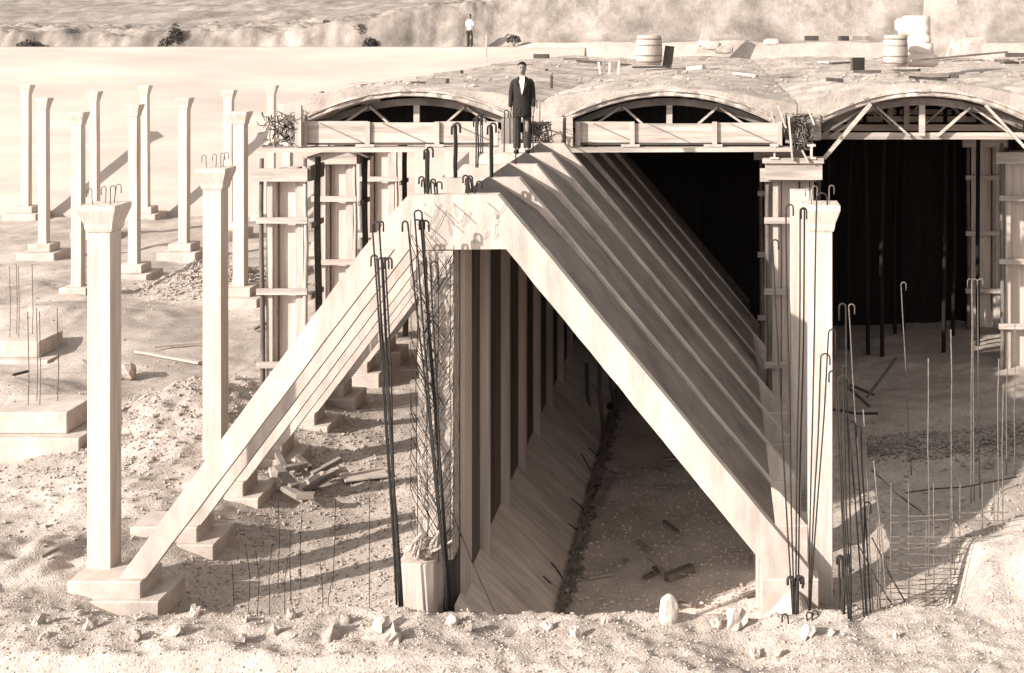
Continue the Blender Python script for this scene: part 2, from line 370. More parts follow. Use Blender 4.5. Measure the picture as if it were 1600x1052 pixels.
def stub(name, pxs, pyb, pyt, Y, label, r=.014, m='steel', grp='short hooked bar stubs'):
    bars = [rr(px, pyb+rnd.uniform(-2, 2), px+rnd.uniform(-4, 4), pyt+rnd.uniform(-4, 6), Y=Y+rnd.uniform(0, .25), d=rnd.choice((1, -1)), hr=.04, tail=.08) for px in pxs]
    return bundle(name, bars, label, 'rebar', grp, m, r)
stub('rebar_stub', [664,669,674,680,684], 307, 284, 20.05, 'left cluster of short hooked bars on the front cap')
stub('rebar_stub', [727,731,735,739,741], 307, 282, 20.05, 'right cluster of short hooked bars on the front cap')
stub('rebar_stub', [1239,1243,1247,1241], 966, 905, 19.0, 'low hooked bars at the foot of the right-hand leg', r=.02)
stub('rebar_stub', [1312,1315,1318,1320], 972, 875, 18.8, 'low hooked bars at the foot of the bright right-hand column, right side', r=.02)
stub('rebar_stub', [1232,1262,1280], 975, 958, 18.6, 'broken rod ends poking from the ridge below the right-hand column', r=.012)
for k, (px, py0, py1, Y, rr_) in enumerate([(711,285,197,22.3,.019), (745,262,185,23,.014), (767,287,197,22.25,.018), (752,240,182,24.5,.012), (668,305,235,21,.016)]):
    bundle('rebar_post', [rr(px-1, py0, px-1, py1, Y=Y, d=1, hr=.05), rr(px+2, py0, px+2, py1+3, Y=Y+.05, d=-1, hr=.04)],
      ['thick dark hooked bar pair left of centre behind the front cap', 'slim dark bar pair seen between the two thick ones behind the front cap', 'thick dark hooked bar pair nearest the right corner of the front cap', 'faint short bar pair before the end of the left vault beam', 'single dark bar standing left of the stubs on the front cap'][k], 'rebar', 'upright bars behind the front cap', r=rr_)
for k, (px, py0, py1, Y) in enumerate([(806,257,170,24.3), (833,243,160,26.6), (788,238,175,26.5), (797,225,165,28.6)]):
    bundle('rebar_post', [rr(px, py0, px, py1, Y=Y, d=1, hr=.04)],
      ['thin bar standing on the cap in front of the standing man', 'thin bar standing by the right side of the man', 'thin bar standing to the left of the man', 'thin hooked bar close behind the man on his left'][k], 'rebar', 'thin bars around the standing man', r=.013)
# thin single rods on the right
singles = [(1352,780,1326,480,21.5,1,'tall hooked rod'), (1424,620,1408,445,26,1,'tall hooked rod'), (1452,900,1450,560,21.5,0,'straight rod'), (1488,890,1486,515,22,0,'straight rod'),
  (1517,700,1519,440,24.5,1,'hooked rod'), (1522,700,1520,440,24.6,-1,'hooked rod'), (1532,700,1528,440,24.7,1,'hooked rod'), (1559,880,1560,560,22.5,0,'straight rod'), (1566,860,1567,600,22.7,0,'straight rod'),
  (1392,985,1366,720,18.9,0,'leaning rod'), (1366,980,1350,640,19,0,'leaning rod'), (1376,965,1374,800,20,0,'straight rod'),(1572,760,1574,520,26,0,'straight rod'),(1585,740,1586,500,26,0,'straight rod')]
for k, (x0, y0, x1, y1, Y, d, kd) in enumerate(sorted(singles, key=lambda s: s[2])):
    a, t = W(x0, y0, Y), W(x1, y1, Y); a.z = min(a.z, -.5)
    pts = hook(a, t, 0, d, .05, .12) if d else [a.lerp(t, q/5)+Vector((.01*math.sin(q*2+k), 0, 0)) for q in range(6)]
    tag(MB().tube(pts, .011, 5).build('steel_rod', M['steel_pale'], smooth=True), '%s thin %s from the left, standing right of the bright column' % (ORD[k], kd), 'steel rod', 'thin rods standing at the right')
# fallen / leaning rods
for k, (x0, y0, x1, y1, Y0, Y1, lb) in enumerate([
   (705,800,772,955,19.8,18.9,'thin straight rod leaning against the splayed base of the ribbed wall'),
   (1362,735,1440,800,23,21.5,'bent dark rod slanting down across the right-hand ground'), (1415,770,1590,745,22,24,'long rod lying nearly level across the right-hand ground'),
   (1362,840,1420,950,20,19.2,'bent rod drooping from the tall cluster at the right'), (1340,850,1400,955,20.2,19.4,'second drooping rod crossing the grid of bars'),
   (1300,640,1372,646,29,29,'dark pole lying behind the bright right-hand column')]):
    a, t = W(x0, y0, Y0), W(x1, y1, Y1); mid = a.lerp(t, .5)+Vector((0, 0, -.05))
    tag(MB().tube([a, a.lerp(mid, .5)+Vector((0,0,.02)), mid, mid.lerp(t, .5), t], .012 if k < 5 else .03, 5).build('loose_rod', M['steel']), lb, 'steel rod', 'loose rods')
# grid of bars lower right
e = empty('rebar_grid', W(1440, 960, 20.2), 'see-through grid of crossed bars in front of the pale block, lower right', 'rebar grid')
for k, px in enumerate([1371,1392,1420,1447,1459,1486,1491,1500,1553,1566,1535]):
    MB().tube([W(px+.5*math.sin(k*3+q), 965-q*(210 if k % 3 else 150)/5, 20.2+.02*k) for q in range(6)], .009, 5).build('upright_bar', M['steel_pale'], e, world=True)
for k, py in enumerate([806,816,841,849,858,868,882,890,897,905,914,921,927,935,950,957]):
    x0 = rnd.uniform(1362, 1400) if k > 3 else 1390; x1 = 1512 if k > 3 else 1575
    pts = [W(x0+(x1-x0)*q/6, py+2*math.sin(q+k*2)-(2-k*.2)*q*.4, 20.1) for q in range(7)]
    MB().tube(pts, .008, 5).build('level_bar', M['steel_pale'], e, world=True)
# ---------------- columns ----------------
def make_column(loc, label, stubs=0, foot=True, head=True):
    e = empty('concrete_column', loc, label, 'column', 'rows of bare concrete columns')
    b = MB(); b.prism([(-.19,-.9), (.19,-.9), (.186,5.35), (-.186,5.35)], -.19, .19); b.bevel(.012).build('shaft', M['column'], e)
    if head:
        b = MB(); lo = [b.b.verts.new((x*.20, y*.20, 5.353)) for x, y in ((-1,-1),(1,-1),(1,1),(-1,1))]
        rings = [lo]
        for s_, z in ((.215, 5.40), (.225, 5.48), (.30, 5.70), (.30, 5.78)): rings.append([b.b.verts.new((x*s_, y*s_, z)) for x, y in ((-1,-1),(1,-1),(1,1),(-1,1))])
        b.b.faces.new(rings[0][::-1]); b.b.faces.new(rings[-1])
        for i in range(4):
            for k in range(4): b.b.faces.new((rings[i][k], rings[i][(k+1)%4], rings[i+1][(k+1)%4], rings[i+1][k]))
        b.build('capital', M['column'], e)
    if foot:
        b = MB(); b.box(-.5, .5, -.5, .5, -.3, -.002); b.box(-.85, .85, -.85, .85, -.85, -.303); b.bevel(.02).build('footing', M['footing'], e)
    for s_ in range(stubs):
        x = (-.14, .14, -.05, .1)[s_]; y = (-.1, -.1, .12, .1)[s_]
        MB().tube(hook((x, y, 5.75), (x+.02*s_-.02, y, 6.0+.04*(s_ % 2)), 0, 1 if s_ % 2 else -1, .04, .1), .009, 6).build('rebar_stub', M['steel_pale'], e, smooth=True)
    return e
make_column((-9.83, 20.55, 0), 'tallest bare column at the left, nearest the camera, beside the front left foot', 4, foot=False)
make_column((-10.1, 25.8, 0), 'bare column second from the camera at the left, behind the slanting left leg', 4, foot=False)
make_column((1.66, 20.6, 0), 'bright bare column at the right, beside the right foot of the front A-frame', 3, foot=False)
make_column((1.66, 25.6, 0), 'bare column directly behind the bright right-hand column, below the vault valley', 0, foot=False, head=False)
colproto = make_column((-15.85, 42.6, 0), 'bare column just left of the poles and boards under the left vault beam', 0)
places = [(-21.2,42.5,'nearest slim column between the left edge and the nearest tall left column'), (-21.2,46.6,'far slim column seen just right of the nearest tall left column, on a stepped footing'),
 (-21.3,51.2,'far slim column left of the second tall left column, before the pale slope'), (-21.4,56.2,'far slim column directly right of the second tall left column'),
 (-21.3,61.2,'faint farthest column at the left end of the vault roof'), (-26.8,51,'far slim column near the left edge, second from the edge'), (-27.2,56,'far slim column whose head shows above the space between two nearer columns at left'),
 (-27.3,61.2,'farthest slim column close behind the one on the stepped footing at left'), (-33,61.2,'farthest slim column at the extreme left edge'),
 (-15.85,47.2,'far column hidden behind the first boarded column, below the left vault'), (-15.85,51.8,'second far column hidden behind the boarded columns below the left vault'), (-15.85,56.4,'third far column hidden behind the boarded columns'), (-15.85,61.2,'last far column of the row that runs behind the boarded columns'),
 (-9.95,43.2,'bare column with a dark pole beside it, seen between boarded columns and front cap'), (-9.95,47.8,'bare column behind the front cap stubs, first under the left vault edge'), (-9.95,52.4,'second bare column back under the left vault edge'), (-9.95,57,'third bare column back under the left vault edge'), (-9.95,61.4,'last bare column under the left vault edge by the pale slope'),
 ]
for x, y, lb in places:
    c = copy_tree(colproto); c.location = (x, y, rnd.uniform(-.04, .03)); c['label'] = lb; c.rotation_euler = (rnd.uniform(-.004, .004), rnd.uniform(-.006, .006), rnd.uniform(-.03, .03)); c.scale = (rnd.uniform(.86, .96), rnd.uniform(.78, .9), 1)
# footings still without columns
def bare_footing(x, y, label, rods):
    e = empty('bare_footing', (x, y, -.36 if x > -15 else -1.05), label, 'footing', 'footings without columns')
    b = MB(); b.box(-.75, .75, -.7, .6, .45, .90); b.box(-1.1, 1.15, -1.0, .95, -.6, .447); b.bevel(.02).build('block', M['footing'], e)
    for k in range(rods):
        px, py = ((-.35,-.2), (-.1,-.2), (-.35,.15), (.1,.15))[k]
        MB().tube([(px, py, .55), (px+.03, py, 1.6), (px, py, 2.9)], .01, 5).build('starter_bar', M['steel_pale'], e)
bare_footing(-14.35, 27.5, 'large stepped concrete footing with thin starter bars, at the left edge', 4)
bare_footing(-19.6, 36.3, 'small far footing with thin starter bars behind the large stepped one at left', 4)
bare_footing(-22.3, 39.6, 'pale half-buried footing at the far left near the slim columns', 0)

# ---------------- formwork around columns ----------------
def boarded(x, y, label, top=5.7, rz=0):
    e = empty('boarded_column', (x, y, -.5), label, 'column formwork', 'columns boarded up for casting', rz)
    H = top+.5
    b = MB(); b.box(-.2, .2, -.2, .2, 0, H-.35); b.build('column', M['column'], e)
    for s_ in (-1, 1):
        MB().box(s_*.36-.07, s_*.36+.07, -.42, -.38, .1, H-.4).build('board', M['vboard'], e)
        MB().box(s_*.26-.03, s_*.26+.03, -.37, .32, .1, H-.42).build('side_panel', M['vboard'], e)
    MB().tube([(-.52+.02*math.sin(k), -.45, H*k/6-.1) for k in range(7)], .065, 8, .05).build('pole', M['pole'], e, smooth=True)
    MB().tube([(.50+.02*math.sin(k*2), -.46, H*k/6-.1) for k in range(7)], .06, 8, .045).build('pole', M['vboard'], e, smooth=True)
    MB().tube([(.68+.03*math.sin(k), -.1, H*k/6-.1) for k in range(7)], .085, 8, .07).build('pole', M['darktimber'], e, smooth=True)  # right-hand pole toned dark for the shade on that side
    for z in (1.2, 2.9, 4.55):
        MB().box(-.62, .56, -.56, -.50, z, z+.14).build('clamp', M['board'], e)
        MB().box(.60, .66, -.56, .4, z-.12, z).build('clamp', M['timber'], e)
    MB().box(-.72, .58, -.60, -.52, H-.62, H-.32).build('head_board', M['board'], e)
    MB().box(.585, .64, -.55, .5, H-.62, H-.28).build('head_board', M['timber'], e)
    return e
bc = boarded(-10.05, 30.2, 'boarded column with light clamps at the left end of the vault beam', 5.65)
for x, y, lb in [(-9.95, 33.9, 'middle boarded column with round poles under the left vault beam'), (-9.95, 38.2, 'rear boarded column just left of the front cap, under the left vault beam'),
                 (1.72, 30.2, 'boarded column with clamps behind the bright right-hand column, where two vaults meet'), (8.0, 34.0, 'boarded column at the right edge under the right-hand vault'),
                 (8.0, 38.5, 'dim boarded column left of the one at the right edge, deep in shade'),(1.72, 35, 'dim boarded column behind the one where two vaults meet')]:
    c = copy_tree(bc); c.location = (x, y, -.5); c['label'] = lb
# peaked lid on the middle boards
b = MB(); b.prism([(-1.0,0), (0,.34), (.75,0), (.7,-.04), (0,.27), (-.95,-.04)], -.1, .5); o = b.build('peaked_lid', M['board']); o.location = (-9.75, 33.2, 5.25)
tag(o, 'shallow peaked board lid over the middle boarded column', 'board')

# ---------------- vault roof ----------------
VY0, VY1 = 29.95, 68.2
def make_vault(cx, label):
    e = empty('vault_roof', (cx, VY0, 6.3), label, 'vault roof', 'row of barrel vaults')
    n_ = 40; ysn = [VY0+(VY1-VY0)*(k/50)**1.3 for k in range(51)]
    b = MB(); top = []; bot = []
    for y in ysn:
        rt, rb = [], []
        for k in range(n_+1):
            u = -1+2*k/n_
            zt = 6.84+(.37-.2*sm(32,44,y))*(1-abs(u)**2.2)+(.11*nz(cx+u*3, y, .45, 3)+.05*nz(cx+u*3, y, 1.4, 3)+.035*nz(cx+u*3, y, 3.5, 3))
            ub = max(-1, min(1, u*3.0/2.42)); zb = 6.36+.62*(1-ub**2) if abs(u*3.0) < 2.42 else 6.36
            x = cx+u*3.0
            rt.append(b.b.verts.new((x, y, zt))); rb.append(b.b.verts.new((x, y, zb)))
        top.append(rt); bot.append(rb)
    for j in range(50):
        for k in range(n_):
            b.b.faces.new((top[j][k], top[j][k+1], top[j+1][k+1], top[j+1][k])); b.b.faces.new((bot[j][k+1], bot[j][k], bot[j+1][k], bot[j+1][k+1]))
        for k in (0, n_): b.b.faces.new((top[j][k], top[j+1][k], bot[j+1][k], bot[j][k]))
    for j in (0, 50):
        for k in range(n_): b.b.faces.new((top[j][k], bot[j][k], bot[j][k+1], top[j][k+1]))
    b.build('shell', M['roof'], e, world=True)
    # ragged front lip with lath edge
    b = MB()
    for lay, (dz, th) in enumerate(((.0, .09), (.10, .055))):
        vsn = []
        for k in range(41):
            u = -.98+1.96*k/40; ub = u*2.95/2.45
            x = cx+u*2.46; z = 6.38+.62*(1-u**2)+dz+.015*nz(x, lay, 4)
            yy = VY0-.02-.10*abs(nz(x, lay*3, 2.5))-.04*lay
            vsn.append([b.b.verts.new((x, yy, z)), b.b.verts.new((x, yy, z+th)), b.b.verts.new((x, VY0-.003, z+th)), b.b.verts.new((x, VY0-.003, z))])
        for k in range(40):
            for q in range(4): b.b.faces.new((vsn[k][q], vsn[k+1][q], vsn[k+1][(q+1)%4], vsn[k][(q+1)%4]))
        b.b.faces.new(vsn[0]); b.b.faces.new(vsn[-1][::-1])
    b.build('lip', M['edge'], e, world=True)
    # valley and haunch blocks
    b = MB(); b.box(cx-2.98, cx-2.45, VY0-.06, VY0+.7, 5.95, 6.56); b.bevel(.03); b.build('haunch', M['edge'], e, world=True)
    return e
CX = [-7.15, -1.13, 4.89, 10.91, 16.93, 22.95]  # last vault added out of view to keep light from the hall
for cx, lb in zip(CX, ['left barrel vault roof, its mouth above the boarded columns', 'middle barrel vault roof, its mouth over the black opening beside the man', 'right-hand barrel vault roof with an open timber truss in its mouth',
                       'barrel vault roof running off the right edge of the picture', 'fifth barrel vault roof from the left, beyond the picture edge', 'sixth barrel vault roof from the left, added beyond the picture edge']): make_vault(cx, lb)
# lengthwise valley beams keep the interior closed
for k, x in enumerate((-10.16, -4.14, 1.88, 7.9, 13.92)):
    b = MB(); b.box(x-.2, x+.2, 31.0, 64.5, 5.78, 6.357)
    tag(b.build('valley_beam', M['edge']), '%s lengthwise concrete beam under the vault valleys, from the left' % ORD[k], 'beam', 'beams below the vault valleys')
e = empty('dark_screen_wall', (4.9, 39.2, -.6), 'added black boarded shuttering closing the shaded hall under the right-hand vaults', 'screening')  # dark screen added to turn the back of the hall black
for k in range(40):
    x = 1.95+k*.6; MB().box(x, x+.61, 39.2+.02*(k % 3), 39.26+.02*(k % 3), -.8, 6.33).build('board', M['shade_board'], e, world=True)
e = empty('dark_screen_wall', (0, 37.5, -.6), 'added black boarded shuttering behind the last A-frame under the middle vault', 'screening')  # another added screen, blackening the bay behind the frames
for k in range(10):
    x = -3.93+k*.6; MB().prism([(x, -1.7), (x+.61, -1.7), (x+.61, 6.33), (x, 6.33)], 37.5+.02*(k % 3), 37.56+.02*(k % 3)).build('board', M['shade_board'], e, world=True)
for k in range(16):  # posts added to darken the depth of the hall
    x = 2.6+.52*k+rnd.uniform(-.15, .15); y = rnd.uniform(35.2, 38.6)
    tag(MB().tube([(x, y, -.9), (x+rnd.uniform(-.1,.1), y, 2.5), (x+rnd.uniform(-.15,.15), y, 6.36)], .06, 7).build('darkening_post', M['shade_board']), '%s added dark post from the left, deep in the right-hand hall' % ORD[k], 'post', 'added dark posts deep in the hall')
e = empty('dark_screen_wall', (26, 35, -.6), 'added black boarded shuttering along the far right side of the hall, beyond the picture edge', 'screening')  # unseen side screen added to keep light out of the hall
for k in range(20): MB().box(25.9, 25.96, 30+k*.6, 30.585+k*.6, -.8, 6.33).build('board', M['shade_board'], e, world=True)
# ---------------- timber centring in the vault mouths ----------------
def arc_z(u): return 6.34+.60*(1-u*u)
def truss(cx, y, label, big=False):
    e = empty('timber_truss', (cx, y, 6.0), label, 'truss', 'timber trusses in the vault mouths')
    hw = 2.4
    b = MB(); prev = None; N = 16; r0 = []
    for k in range(N+1):
        u = -1+2*k/N; z = arc_z(u)-.03
        r0.append([b.b.verts.new((cx+u*hw, y, z)), b.b.verts.new((cx+u*hw, y+.06, z)), b.b.verts.new((cx+u*hw, y+.06, z-.17)), b.b.verts.new((cx+u*hw, y, z-.17))])
    for k in range(N):
        for q in range(4): b.b.faces.new((r0[k][q], r0[k+1][q], r0[k+1][(q+1)%4], r0[k][(q+1)%4]))
    b.b.faces.new(r0[0]); b.b.faces.new(r0[-1][::-1]); b.build('arched_rib', M['timber'], e, world=True)
    tz = 6.0
    MB().box(cx-hw-.1, cx+hw+.1, y+.065, y+.13, tz-.08, tz+.08).build('tie_beam', M['board'], e, world=True)
    for a, c in (((-2.2, tz), (-1.15, arc_z(-.48)-.1)), ((-1.1, arc_z(-.46)-.1), (-.3, tz)), ((.35, tz), (1.15, arc_z(.48)-.1)), ((1.2, arc_z(.5)-.1), (2.2, tz))):
        MB().bar((cx+a[0], y-.03, a[1]), (cx+c[0], y-.03, c[1]), .05, .13, Vector((0,1,0))).build('brace', M['board'], e, world=True)
    MB().box(cx-.07, cx+.07, y-.03, y+.03, tz, arc_z(0)-.2).build('king_post', M['board'], e, world=True)
    return e
truss(CX[0], 30.5, 'timber truss half hidden behind the left beam of boards')
truss(CX[1], 30.5, 'timber truss half hidden behind the beam of boards beside the man')
truss(CX[2], 30.5, 'fully open timber truss in the mouth of the right-hand vault')
for k in range(3):
    truss(CX[2], 33+3*k, '%s timber truss further back inside the right-hand vault' % ORD[k])
b = MB(); b.bar(W(1287, 248, 29.7), W(1360, 163, 29.9), .08, .17, Vector((0,1,0))); tag(b.build('raking_strut', M['board']), 'long pale timber strut slanting up into the right-hand vault from the boarded column', 'timber')
b = MB(); b.bar(W(1275, 216, 30.1), W(1352, 168, 30.2), .05, .12, Vector((0,1,0))); tag(b.build('raking_strut', M['timber']), 'thinner grey strut behind the long pale one in the right-hand vault', 'timber')
b = MB(); b.bar(W(1540, 165, 29.8), W(1605, 235, 29.7), .06, .14, Vector((0,1,0))); tag(b.build('raking_strut', M['board']), 'timber strut slanting down to the right edge of the right-hand vault', 'timber')
for cx, lb in ((CX[0], 'black end shuttering added behind the truss to darken the left vault'), (CX[1], 'black end shuttering added behind the truss to darken the middle vault')):  # boards added behind the trusses to blacken the vault mouths
    e = empty('dark_end_screen', (cx, 31.4, 5.95), lb, 'screening', 'added black screens inside the vault mouths')
    for k in range(10): MB().box(cx-2.75+.55*k, cx-2.75+.55*k+.56, 31.4+.01*(k % 3), 31.44+.01*(k % 3), 5.90, 6.985 if 2 < k < 7 else 6.70 if 0 < k < 9 else 6.4).build('board', M['shade_board'], e, world=True)
# beams of boards
def box_beam(x0, x1, xl0, xl1, posts, label):
    y = 29.55; e = empty('beam_formwork', ((x0+x1)/2, y, 5.9), label, 'beam formwork', 'long beams of form boards')
    xs_ = [x0]+list(posts)+[x1]
    for a, c in zip(xs_[:-1], xs_[1:]): MB().box(a+.012, c-.012, y, y+.05, 5.93+rnd.uniform(0,.01), 6.40+rnd.uniform(-.03, .03)).build('side_board', M['board'], e, world=True)
    for p in xs_: MB().box(p-.055, p+.055, y-.07, y-.004, 5.87, 6.42).build('cleat', M['vboard'], e, world=True)
    for p in xs_[1:-1]: MB().box(p-.25, p+.18, y-.16, y-.075, 5.855, 5.905).build('cleat', M['vboard'], e, world=True)
    MB().box(x0, x1, y+.003, y+.35, 5.88, 5.925).build('soffit_board', M['darktimber'], e, world=True)
    MB().prism([(xl0, 5.74), (xl1, 5.76), (xl1, 5.845), (xl0, 5.835)], y-.35, y+.25).build('ledger', M['board'], e, world=True)
    for p in xs_[:-1]: MB().bar((p+.35, y-.02, 6.38), (p+1.3, y-.015, 5.95), .02, .06, Vector((0,1,0))).build('lath', M['timber'], e, world=True)
    return e
box_beam(-9.5, -5.1, -10.5, -4.75, [-8.05, -6.45], 'long beam of boards across the mouth of the left vault')
box_beam(-3.2, 1.45, -3.75, 1.75, [-1.95, -.05], 'long beam of boards across the mouth of the middle vault, right of the man')
b = MB(); b.box(-9.66, -9.52, 29.3, 29.42, 5.85, 6.8); tag(b.build('timber_post', M['vboard']), 'short pale upright post at the left end of the left vault beam', 'timber')
b = MB(); b.box(-4.0, -3.55, 29.5, 29.9, 5.85, 6.5); b.box(-3.45,-3.3,29.3,29.4,5.8,6.55); tag(b.build('form_box', M['board']), 'small box of boards between the man and the middle vault beam', 'box')
b = MB(); b.box(-4.95, -4.6, 29.4, 29.8, 5.8, 6.5); tag(b.build('form_box', M['timber']), 'dark box of boards left of the man where the left beam ends', 'box')
# tangles of bars at valley heads
def tangle(x0, x1, z0, z1, y, n_, label, r=.011, m='steel', yd=.5):
    b = MB()
    for i in range(n_):
        p = Vector((rnd.uniform(x0, x1), rnd.uniform(y, y+yd), rnd.uniform(z0, z1))); pts = [p]
        d = Vector((rnd.uniform(-1, 1), rnd.uniform(-.5, .5), rnd.uniform(-1, 1))).normalized()
        for k in range(5):
            d = (d+Vector((rnd.uniform(-.7, .7), rnd.uniform(-.3, .3), rnd.uniform(-.7, .7)))).normalized(); p = p+d*rnd.uniform(.06, .14)
            p = Vector((max(x0, min(x1, p.x)), p.y, max(z0, min(z1, p.z)))); pts.append(p)
        b.tube(pts, r, 5)
    tag(b.build('bar_tangle', M[m]), label, 'bar tangle', 'tangles of bent bars')
tangle(-10.45, -9.65, 5.86, 6.65, 29.35, 60, 'tangle of bent bars and wire at the far left end of the left vault beam', m='steel_pale')
tangle(-10.40, -9.7, 5.86, 6.55, 29.5, 25, 'darker core of bars inside the tangle at the left end of the beam', r=.016)
tangle(-4.3, -3.75, 5.85, 6.45, 28.9, 40, 'dark tangle of bent bars just right of the standing man', r=.013)
tangle(1.55, 2.2, 5.8, 6.6, 29.3, 60, 'tangle of bent bars above the boarded column where two vaults meet', m='steel_pale')
tangle(1.6, 2.15, 5.9, 6.55, 29.45, 25, 'dark bars packed inside the column head where two vaults meet', r=.016)
for k, (px0,py0,px1,py1,wd) in enumerate([(1262,170,1272,195,.10),(1215,165,1228,200,.12),(1205,175,1215,215,.1),(1232,182,1238,250,.08),(1253,235,1262,252,.06)]):
    b = MB(); b.bar(W(px0,py0,29.2), W(px1,py1,29.2), .04, wd, Vector((0,1,0))); tag(b.build('short_board', M['vboard']), ['pale board slanting at the right of the column head where two vaults meet', 'pale board slanting left over the column head where two vaults meet', 'leftmost pale board at the column head where two vaults meet', 'upright pale board in the middle of the column head between vaults', 'small low board at the right of the column head between vaults'][k], 'board', 'short boards at the column head')
for k, px in enumerate((1210, 1268)):
    c = W(px, 237, 29.3); b = MB(); b.box(c.x-.09, c.x+.09, c.y-.05, c.y+.3, c.z+.12, c.z+.16); b.box(c.x-.02, c.x+.02, c.y-.05, c.y+.3, c.z-.13, c.z+.12); b.box(c.x-.1, c.x+.1, c.y-.05, c.y+.3, c.z-.17, c.z-.13)
    tag(b.build('steel_chair', M['column']), ['left', 'right'][k]+' small I-shaped support on the column head where two vaults meet', 'support', 'small supports')
b = MB(); b.box(1.12, 2.42, 29.35, 29.62, 5.1, 5.48); b.box(1.05, 2.45, 29.28, 29.7, 5.483, 5.60)
tag(b.build('head_beam', M['board']), 'wide pale head board on top of the boarded column where two vaults meet', 'board')

# things on the roof
def plank(px, py, Y, L, wd, th, rz, m, label, name='plank', cat='plank', grp='planks and boards lying about', ry=0):
    p = W(px, py, Y); b = MB(); b.box(-L/2, L/2, -wd/2, wd/2, -th/2, th/2); o = b.build(name, M[m]); o.location = p; o.rotation_euler = (0, ry, rz)
    return tag(o, label, cat, grp)
plank(655, 131, 32.0, .45, .3, .1, .2, 'darktimber', 'left dark board lying on the crest of the left vault')
plank(684, 129, 32.0, .5, .3, .19, -.1, 'timber', 'grey box-like block right of the dark board on the left vault crest')
plank(705, 134, 32.2, .5, .2, .05, .0, 'darktimber', 'thin dark board lying right of the grey block on the left vault crest')
plank(846, 88, 52, .6, .4, .17, 0, 'darktimber', 'small dark block on the roof behind the head of the man')
plank(800, 101, 50, 1.6, .2, .06, .1, 'timber', 'long thin board on the roof behind the head of the man')
plank(1015, 105, 44, 1.2, .2, .06, .3, 'darktimber', 'dark board on the roof at the foot of the left barrel')
plank(1061, 118, 38, .12, .3, .4, .1, 'timber', 'short upright board stuck in the crest of the middle vault')
plank(1352, 60, 66, 1.3, .3, .22, 0, 'timber', 'dark beam lying at the foot of the bank left of the right-hand barrel')
plank(1318, 60, 66, .5, .3, .25, .4, 'darktimber', 'small black board at the foot of the bank beside the dark beam')
plank(1268, 60, 66, .7, .3, .25, .1, 'darktimber', 'small black board at the foot of the bank, left of the other two')
plank(1355, 112, 38, .8, .2, .08, -.2, 'darktimber', 'dark board on the crest of the right-hand vault, left of the barrel')
plank(1440, 118, 36, 1.5, .3, .1, .15, 'timber', 'grey board on the crest of the right-hand vault, below the sacks')
plank(1475, 120, 36.2, .8, .3, .08, -.3, 'darktimber', 'dark board beyond the grey one on the right-hand vault crest')
plank(1500, 88, 44, 4.2, .12, .06, .5, 'timber', 'very long thin pole lying on the roof toward the right edge', ry=-.06)
plank(1590, 86, 44, .8, .3, .14, 0, 'darktimber', 'black board at the right edge on the roof')
plank(1578, 98, 42, .6, .2, .08, .4, 'darktimber', 'small dark board below the black one at the right edge')
plank(1340, 100, 40, .5, .1, .4, .6, 'darktimber', 'small upright scrap of board left of the right-hand barrel')
plank(900, 92, 50, 1.0, .3, .08, .2, 'timber', 'pale plank lying on the roof between the man and the left barrel')
plank(862, 128, 34, .06, .1, .35, 0, 'darktimber', 'short dark peg standing on the roof right of the man')
def roofz(x, y):
    u = ((x+10.16) % 6.02-3.01)/3.01; return 6.84+(.37-.2*sm(32,44,y))*(1-abs(u)**2.2)
rg = random.Random(21)
RP = sorted([(rg.uniform(-9.5, 16), rg.uniform(31, 62)) for _ in range(46)], key=lambda p: (p[0]/p[1]))
RP = RP[::2]; RP = [p for p in RP if VX+F*p[0]/p[1] < 1600 and abs(VX+F*p[0]/p[1]-812) > 25][:30]
for k, (x, y) in enumerate(RP):
    L = rg.uniform(.4, 1.9); b = MB(); b.box(-L/2, L/2, -rg.uniform(.05, .14), .08, -.03, .03+rg.uniform(0,.08)); o = b.build('roof_scrap', M[rg.choice(['timber','board','darktimber','edge'])])
    o.location = (x, y, roofz(x, y)+.07); o.rotation_euler = (rg.uniform(-.1,.1), rg.uniform(-.12,.12), rg.uniform(-.9,.9)); tag(o, '%s %s board scrap from the left among the litter on the vault roofs' % (ORD[k], 'short' if L < 1 else 'long'), 'board', 'board scraps on the vault roofs')
def roof_gravel():
    g_ = random.Random(5); b = MB()
    for i in range(1000):
        x = g_.uniform(-9.8, 16); y = 30.2+g_.random()**1.6*32; c = g_.gauss(0,1); r_ = .015+.06*g_.random()**3
        b.rock((x, y, roofz(x, y)+r_*.4+.02), r_, i, (1.3,1,.7), sub=1, amp=.4)
    tag(b.build('roof_rubble', M['roof']), 'crumbs of mortar and rubble scattered over the vault roofs', 'rubble', None, 'stuff')
roof_gravel()
def barrel(px, py, Y, r, h, label):
    p = W(px, py, Y); e = empty('barrel', p, label, 'barrel', 'barrels on the roof')
    MB().lathe([(r*.86, 0), (r*.95, h*.2), (r, h*.5), (r*.95, h*.8), (r*.86, h), (r*.8, h), (r*.8, h*.93)], n=20).build('staves', M['wood_barrel'], e, smooth=True)
    for z in (.12, .33, .67, .88): MB().lathe([(r*(1.0-.12*abs(z-.5)*1.6)+.008, h*z-.025), (r*(1.0-.12*abs(z-.5)*1.6)+.008, h*z+.025)], n=20).build('hoop', M['timber'], e, smooth=True)
barrel(1014, 102, 47, .50, 1.1, 'large pale barrel on the middle vault roof, right of the man')
barrel(1399, 104, 44, .44, 1.08, 'pale barrel with hoops on the right-hand vault roof')
b = MB(); p = W(1042, 98, 47); b.bar(p+Vector((0,0,-.2)), p+Vector((.1,.2,.6)), .35, .06, Vector((0,1,0))); tag(b.build('leaning_board', M['darktimber']), 'dark board leaning against the right side of the left barrel', 'board')
